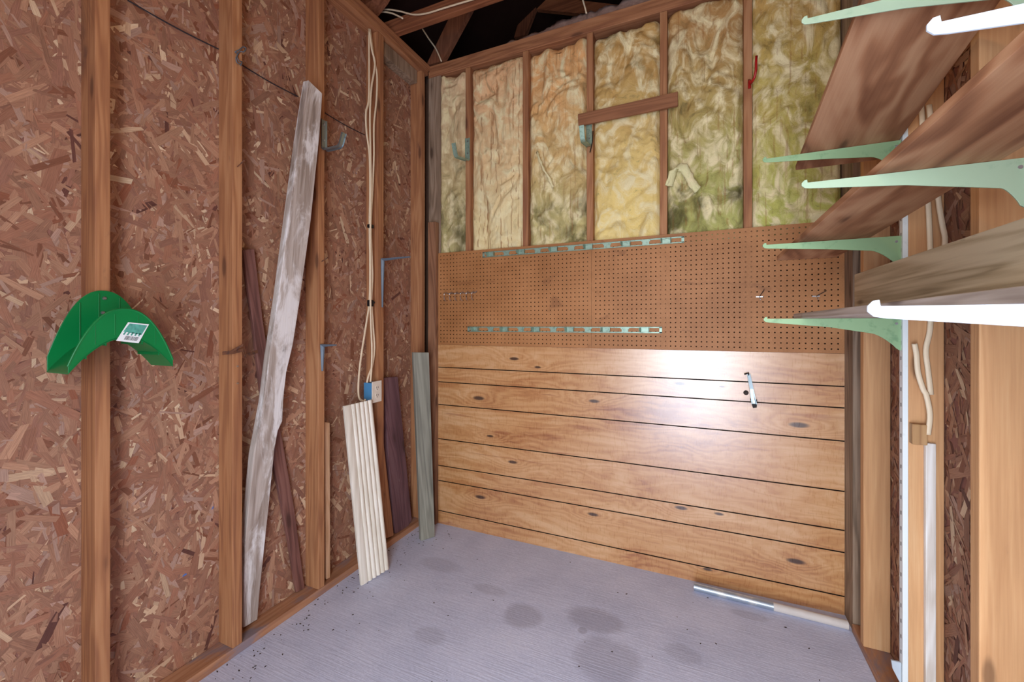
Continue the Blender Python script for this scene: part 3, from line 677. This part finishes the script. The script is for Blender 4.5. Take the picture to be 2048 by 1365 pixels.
for i, P in enumerate(cabs):
    pts = smooth_path([at_x(u, v, CXP+.010*i-.010) for u, v in P]); tag(MB().tube(pts, (.0062, .0038), 8, flatv=(.2, 1, 0)).build('electric_cable', M['cable'], smooth=True), lbs[i], 'cable')
for v, h, lb in ((453, .010, 'black cable clamp round the cable bundle, the upper one'), (607, .018, 'black cable clamp round the cable bundle, the lower one')):
    p = at_x(741, v, CXP); b = MB().box((p.x-.012, p.y-.016, p.z-h), (p.x+.012, p.y+.016, p.z+h))
    if v > 500: b.box((p.x-.004, p.y+.014, p.z), (p.x+.008, p.y+.030, p.z+.012))
    tag(b.build('cable_clamp', M['black'], bevel=.003), lb, 'cable clamp')
for ps, lb in (([(747, 27), (767, 19), (797, 22), (826, 29), (852, 27), (882, 18), (905, 11), (952, -3), (990, -14)], 'cream cable strung along the face of the roof truss'),
           ([(747, 28), (765, 24), (785, 27), (806, 37)], 'short cream cable dipping behind the roof truss at left'),
           ([(845, 58), (858, 78), (872, 98), (883, 123)], 'thin cream cable dropping from the truss to the back wall plate'),
           ([(1163, -8), (1168, 8), (1173, 27)], 'thin cream cable end above the back wall plate near the top edge')):
    Yc = 2.093 if 'strung' in lb else 2.078 if 'short' in lb else 2.44
    tag(MB().tube(smooth_path([at_y(u, v, Yc) for u, v in ps]), .005, 8).build('electric_cable', M['cable'], smooth=True), lb, 'cable')
e = empty('outlet_box', (-1.785, 1.912, .905), 'blue electrical box with a cream double outlet plate, on a left wall stud', 'outlet')
MB().box((-1.785, 1.882, .915), (-1.722, 1.946, 1.022)).build('box', M['blue'], e, bevel=.003)
pl = MB().box((-1.7215, 1.877, .908), (-1.716, 1.955, 1.030)).build('cover_plate', M['ivory'], e, bevel=.002)
for dz in (-.022, .022):
    zc = .969+dz; rc = MB().tube([(-1.717, 1.916, zc), (-1.7135, 1.916, zc)], .0165, 20).build('socket', M['ivory'], pl)
    sl = MB()
    for dy in (-.006, .006): sl.box((-1.7138, 1.916+dy-.0012, zc-.002), (-1.7128, 1.916+dy+.0012, zc+.008))
    sl.tube([(-1.7138, 1.916, zc-.008), (-1.7128, 1.916, zc-.008)], .0026, 8); sl.build('slots', M['slot'], pl)
# ------------------------------------------------------------------ angle brackets
def lbracket(y, z, arm, leg, lb, x=XL):
    e = empty('angle_bracket', (x, y, z-leg), lb, 'bracket')
    def piece(L, dirv, oth, name):
        d = Vector(dirv); o_ = Vector(oth); c_ = Vector((x+.001, y, z)); b = MB(); n = 12; pr = []
        for i in range(n+1):
            t = i/n; w_ = .013*(1-.55*t); pr.append((c_+d*L*t, w_))
        vs = []
        for p, w_ in pr: vs += [p+Vector((0, -w_, 0)), p+Vector((0, w_, 0)), p+Vector((0, w_, 0))+o_*.003, p+Vector((0, w_*.35, 0))+o_*(.004+.012*(w_/.013)**2), p+Vector((0, -w_*.35, 0))+o_*(.004+.012*(w_/.013)**2), p+Vector((0, -w_, 0))+o_*.003]
        fs = [tuple(range(6)), tuple(6*n+k for k in range(5, -1, -1))]
        for i in range(n):
            for k in range(6): fs.append((6*i+k, 6*i+(k+1) % 6, 6*i+6+(k+1) % 6, 6*i+6+k))
        b.add(vs, fs); b.build(name, M['steel_blue'], e, bevel=.0008)
    piece(leg, (0, 0, -1), (1, 0, 0), 'leg'); piece(arm, (1, 0, 0), (0, 0, -1), 'arm')
lbracket(1.985, at_x(761, 517, XL).z, .205, .29, 'large grey steel angle bracket on the stud right of the cable bundle')
lbracket(1.548, at_x(637, 689, XL).z, .095, .135, 'small grey steel angle bracket on the stud behind the long leaning board')
# rusty strap
b = MB().strap([at_x(445, 707, XL+.004), at_x(466, 705, XL+.010), at_x(486, 700, XL+.008), at_x(490, 712, XL+.0), at_x(515, 703, XL-.02)], (0, 0, .007), .003)
b.strap([at_x(462, 704, XL+.012), at_x(486, 690, XL+.02)], (0, 0, .005), .003)
tag(b.build('rusty_strap', M['rust']), 'rusty bent metal strap wrapped round the second stud from the left', 'strap')
# nails and screws
for i, (u, v, X_, du, dv, lb) in enumerate(((474, 335, XL, 14, -14, 'bent rusty nail high on the stud left of the long board'), (643, 524, XL, 12, -8, 'rusty nail on the stud above the small grey bracket'),
                                 (768, 165, XL, 14, -8, 'dark nail high on the stud with the cable bundle'))):
    p = at_x(u, v, X_); q = at_x(u+du, v+dv, X_+.03)
    tag(MB().tube([p-Vector((.006, 0, 0)), p.lerp(q, .5), q], .0022, 6).tube([q, q+(q-p).normalized()*.002], .0045, 8).build('nail', M['rust']), lb, 'nail')
for v, lb in ((733, 'upper of two bright screw heads below the rusty strap'), (767, 'lower of two bright screw heads below the rusty strap')):
    p = at_x(475, v, XL); tag(MB().tube([p-Vector((.003, 0, 0)), p+Vector((.003, 0, 0))], [.0045, .0035], 10).build('screw', M['screw']), lb, 'screw')
# string and twisted wire
for a_, b_2, lb in (((255, 0), (437, 98), 'dark string stretched over the left sheathing above the green hanger bay'), ((484, 130), (596, 193), 'dark string stretched over the sheathing behind the long board top'), ((650, 226), (730, 270), 'dark string stretched over the sheathing behind the J hook')):
    p, q = at_x(*a_, XLO+.008), at_x(*b_2, XLO+.008); pts = [p.lerp(q, i/10)+Vector((0, 0, -.006*math.sin(i/10*math.pi))) for i in range(11)]
    tag(MB().tube(pts, .0022, 6).build('string', M['string']), lb, 'string')
tw = [(483, 128), (475, 126), (472, 116), (476, 108), (470, 104), (478, 100), (486, 94), (492, 97), (487, 104), (480, 103), (474, 112), (478, 122), (484, 124), (481, 131)]
tag(MB().tube(smooth_path([at_x(u, v, XL+.006+.004*(i % 3)) for i, (u, v) in enumerate(tw)], 4), .0022, 6).build('wire_tangle', M['steel_blue'], smooth=True), 'tangled wire knot on the second stud from the left, near the top', 'wire')

# ------------------------------------------------------------------ conduit
p, q = at_z(1388, 1174, .019), at_z(1696, 1251, .019)
e = empty('conduit_pipe', (p+q)/2-Vector((0, 0, .019)), 'length of metal conduit pipe lying on the concrete along the panelling', 'pipe')
b = MB(); k = p.lerp(q, .55)
def pipe(a, c_, m, nm, R=.018):
    d = (c_-a).normalized(); s_ = d.cross(Vector((0, 0, 1))).normalized(); u_ = s_.cross(d); sg = 24; b = MB(); vs = []
    for (pt, r) in ((a, R), (c_, R), (c_, R-.002), (a, R-.002)): vs += [pt+s_*math.cos(6.28318*i/sg)*r+u_*math.sin(6.28318*i/sg)*r for i in range(sg)]
    fs = [(rg*sg+i, rg*sg+(i+1) % sg, ((rg+1) % 4)*sg+(i+1) % sg, ((rg+1) % 4)*sg+i) for rg in range(4) for i in range(sg)]
    b.add(vs, fs); return b.build(nm, m, e, smooth=False)
o = pipe(p, k, M['conduit'], 'tube'); o2 = pipe(k, q, flat('chalky_paint', '#ddd4cc', .6, .3, .15, 12), 'painted_end', .0183); o2['label'] = 'end coated with chalky white paint'

# ------------------------------------------------------------------ shelf standards, brackets, shelves
def standard(y, z0, z1, lb, xw=XR):
    e = empty('shelf_standard', (xw, y, z0), lb, 'shelf standard'); b = MB()
    b.box((xw-.014, y-.012, z0), (xw-.0115, y+.012, z1)).box((xw-.0115, y-.012, z0), (xw-.0005, y-.0095, z1)).box((xw-.0115, y+.0095, z0), (xw-.0005, y+.012, z1))
    z = z0+.05
    while z < z1-.05: b.box((xw-.0146, y-.002, z), (xw-.0139, y+.002, z+.012), 1); z += .05
    b.build('channel', [M['standard'], M['slot']], e); return e
s1 = standard(1.768, .04, 2.30, 'white metal shelf standard on the far stud of the right wall')
MB().prism([(XR-.015, 1.764, .262), (XR-.040, 1.764, .262), (XR-.036, 1.764, .235), (XR-.015, 1.764, .19)], (0, .006, 0)).build('foot_tab', M['whitemetal'], s1)
box('wood_block', (XR-.03, 1.757, .93), (XR-.001, 1.7545, .99), M['block'], 'x', 'block') if False else None
def bracket(y, z, tipx, lb, m, xb=XR-.014, base=.10, arm=.043, cs=.078):
    L = xb-tipx; P = [(xb, 0)]; P.append((tipx+.010, 0)); P += [(tipx+.009, .007), (tipx+.003, .006), (tipx-.002, 0), (tipx-.002, -.006), (tipx+.004, -.012), (tipx+.015, -.014)]
    P += [(tipx+L*.5, -.030), (xb-cs, -arm)]
    for i in range(1, 9): a = i/8; P.append((xb-cs+(cs-.012)*a, -arm-(base-arm-.008)*a**1.5 if a < .9 else -base+.006))
    P += [(xb-.004, -base)] + [(xb, -base)]
    b = MB().prism([(x, y-.0016, z+dz) for x, dz in P], (0, .0032, 0))
    e = empty('shelf_bracket', (xb, y, z-base), lb, 'shelf bracket')
    for dz in (-.015, -base+.02): b.box((xb-.001, y-.0015, z+dz-.006), (xb+.006, y+.0015, z+dz+.006))
    b.build('arm', M[m], e, bevel=.0006); q = Vector((xb-.012, y-.0017, z-.018)); MB().tube([q, q-Vector((0, .001, 0))], .004, 10).build('rivet', M['screw'], e)
bracket(1.768, 1.953, .200, 'far pale green shelf bracket, topmost of the three on the far standard', 'mint')
bracket(1.768, 1.643, .200, 'far pale green shelf bracket, middle of the three on the far standard', 'mint')
bracket(1.768, 1.3765, .203, 'far pale green shelf bracket, lowest of the three, under the grey shelf', 'mint', base=.105, arm=.05)
standard(1.18, .3, 2.35, 'white metal shelf standard just past the right edge of the view')
bracket(1.18, 1.6845, .2127, 'pale green shelf bracket under the middle shelf, nearer than the far standard', 'mint2', arm=.056, cs=.04)
bracket(1.18, 2.066, .2127, 'pale shelf bracket at the top edge, under the topmost shelf', 'mint2', arm=.056, cs=.04)
standard(.60, .3, 2.2, 'white metal shelf standard close to the camera at right')
bracket(.60, 1.3745, .171, 'large bright white shelf bracket in front, under the grey shelf', 'whitemetal')
bracket(.60, 1.6765, .222, 'white shelf bracket with a raised hook tip in the top right corner', 'whitemetal')
def shelf(pts, th, m, lb):
    cen = sum((Vector(p) for p in pts), Vector())/4; d = (Vector(pts[1])-Vector(pts[0])).normalized(); nx_ = (Vector(pts[3])-Vector(pts[0])).normalized(); n = nx_.cross(d).normalized()
    if n.z < 0: n = -n
    xa = d.cross(n).normalized(); Mx = Matrix((xa, d, n)).transposed().to_4x4(); Mx.translation = cen
    return tag(MB().prism([Vector(p) for p in pts], n*th).build('shelf_board', M[m], mat=Mx, bevel=.0015), lb, 'shelf')
def zt(y): return 1.956+(1.768-y)*.188
shelf([(.318, 1.885, zt(1.885)), (.322, .72, zt(.72)), (.585, .72, zt(.72)), (.583, 1.885, zt(1.885))], .019, 'shelf', 'wide knotty brown shelf board, the highest, tilted up toward the camera')
def z2(y): return 1.6455+(1.768-y)*.0675
shelf([(.285, 2.08, z2(2.08)), (.385, .62, z2(.62)), (.583, .62, z2(.62)), (.490, 2.08, z2(2.08))], .019, 'shelf', 'brown shelf board in the middle, set askew on its brackets')
shelf([(.317, 1.92, 1.3775), (.308, .40, 1.3757), (.580, .40, 1.3757), (.584, 1.92, 1.3775)], .019, 'shelf_grey', 'grey weathered shelf board, lowest, seen almost edge on at eye level')
tag(MB().box((.508, .62, 1.3975), (.545, 1.935, 1.540)).build('plank', M['plank'], bevel=.003), 'grey grained plank standing on edge on the lowest shelf', 'plank')
# cables on the right wall
for P, lb in (([(1842, 200), (1848, 300), (1856, 400), (1860, 490), (1862, 600), (1860, 660), (1852, 700), (1856, 740), (1862, 790)], 'cream cable on the right wall stud, the left one behind the shelves'),
              ([(1858, 210), (1868, 300), (1877, 400), (1885, 450), (1890, 485), (1880, 560), (1872, 620)], 'cream cable on the right wall stud, the right one behind the shelves'),
              ([(1829, 688), (1833, 710), (1836, 745), (1846, 778), (1853, 792), (1860, 830), (1856, 870)], 'frayed cream cable end below the lowest shelf on the right wall')):
    tag(MB().tube(smooth_path([at_y(u, v, 1.731 if 'right one' in lb or 'frayed' in lb else 1.747) for u, v in P]), (.0075, .004), 8, flatv=(1, 0, 0)).build('electric_cable', M['cable'], smooth=True), lb, 'cable')
a_, b_2 = at_y(1815, 845, 1.754), at_y(1848, 888, 1.754)
tag(MB().box((a_.x+.003, 1.728, b_2.z), (b_2.x, 1.7545, a_.z)).build('wood_block', M['block'], bevel=.003), 'small brown wood block on the right wall stud beside the white standard', 'block')
a_, b_2 = at_y(1848, 885, 1.75), at_y(1869, 1365, 1.75)
tag(MB().box((a_.x, 1.7385, .04), (b_2.x, 1.7545, a_.z)).build('painted_strip', M['whitestrip'], bevel=.002), 'white painted wood strip on the lower right wall stud', 'strip')

# ------------------------------------------------------------------ litter on the floor
b = MB(); rnd = random.Random(4)
for i in range(210):
    if i < 140: y = rnd.uniform(.9, 2.4); x = XL+.01+abs(rnd.gauss(0, .10))
    else: y = rnd.uniform(.9, 2.35); x = rnd.uniform(-1.6, .5)
    s_ = rnd.uniform(.001, .0036); a = rnd.uniform(0, 3.14); ca, sa = math.cos(a), math.sin(a)
    pts = [(x+ca*p*s_-sa*q*s_, y+sa*p*s_+ca*q*s_, .0003) for p, q in ((-1.6, -.4), (.3, -.8), (1.7, .2), (-.2, .7))]
    b.prism(pts, (0, 0, .0015))
tag(b.build('floor_litter', M['litter']), 'dark crumbs and leaf litter scattered over the concrete', 'litter', kind='stuff')
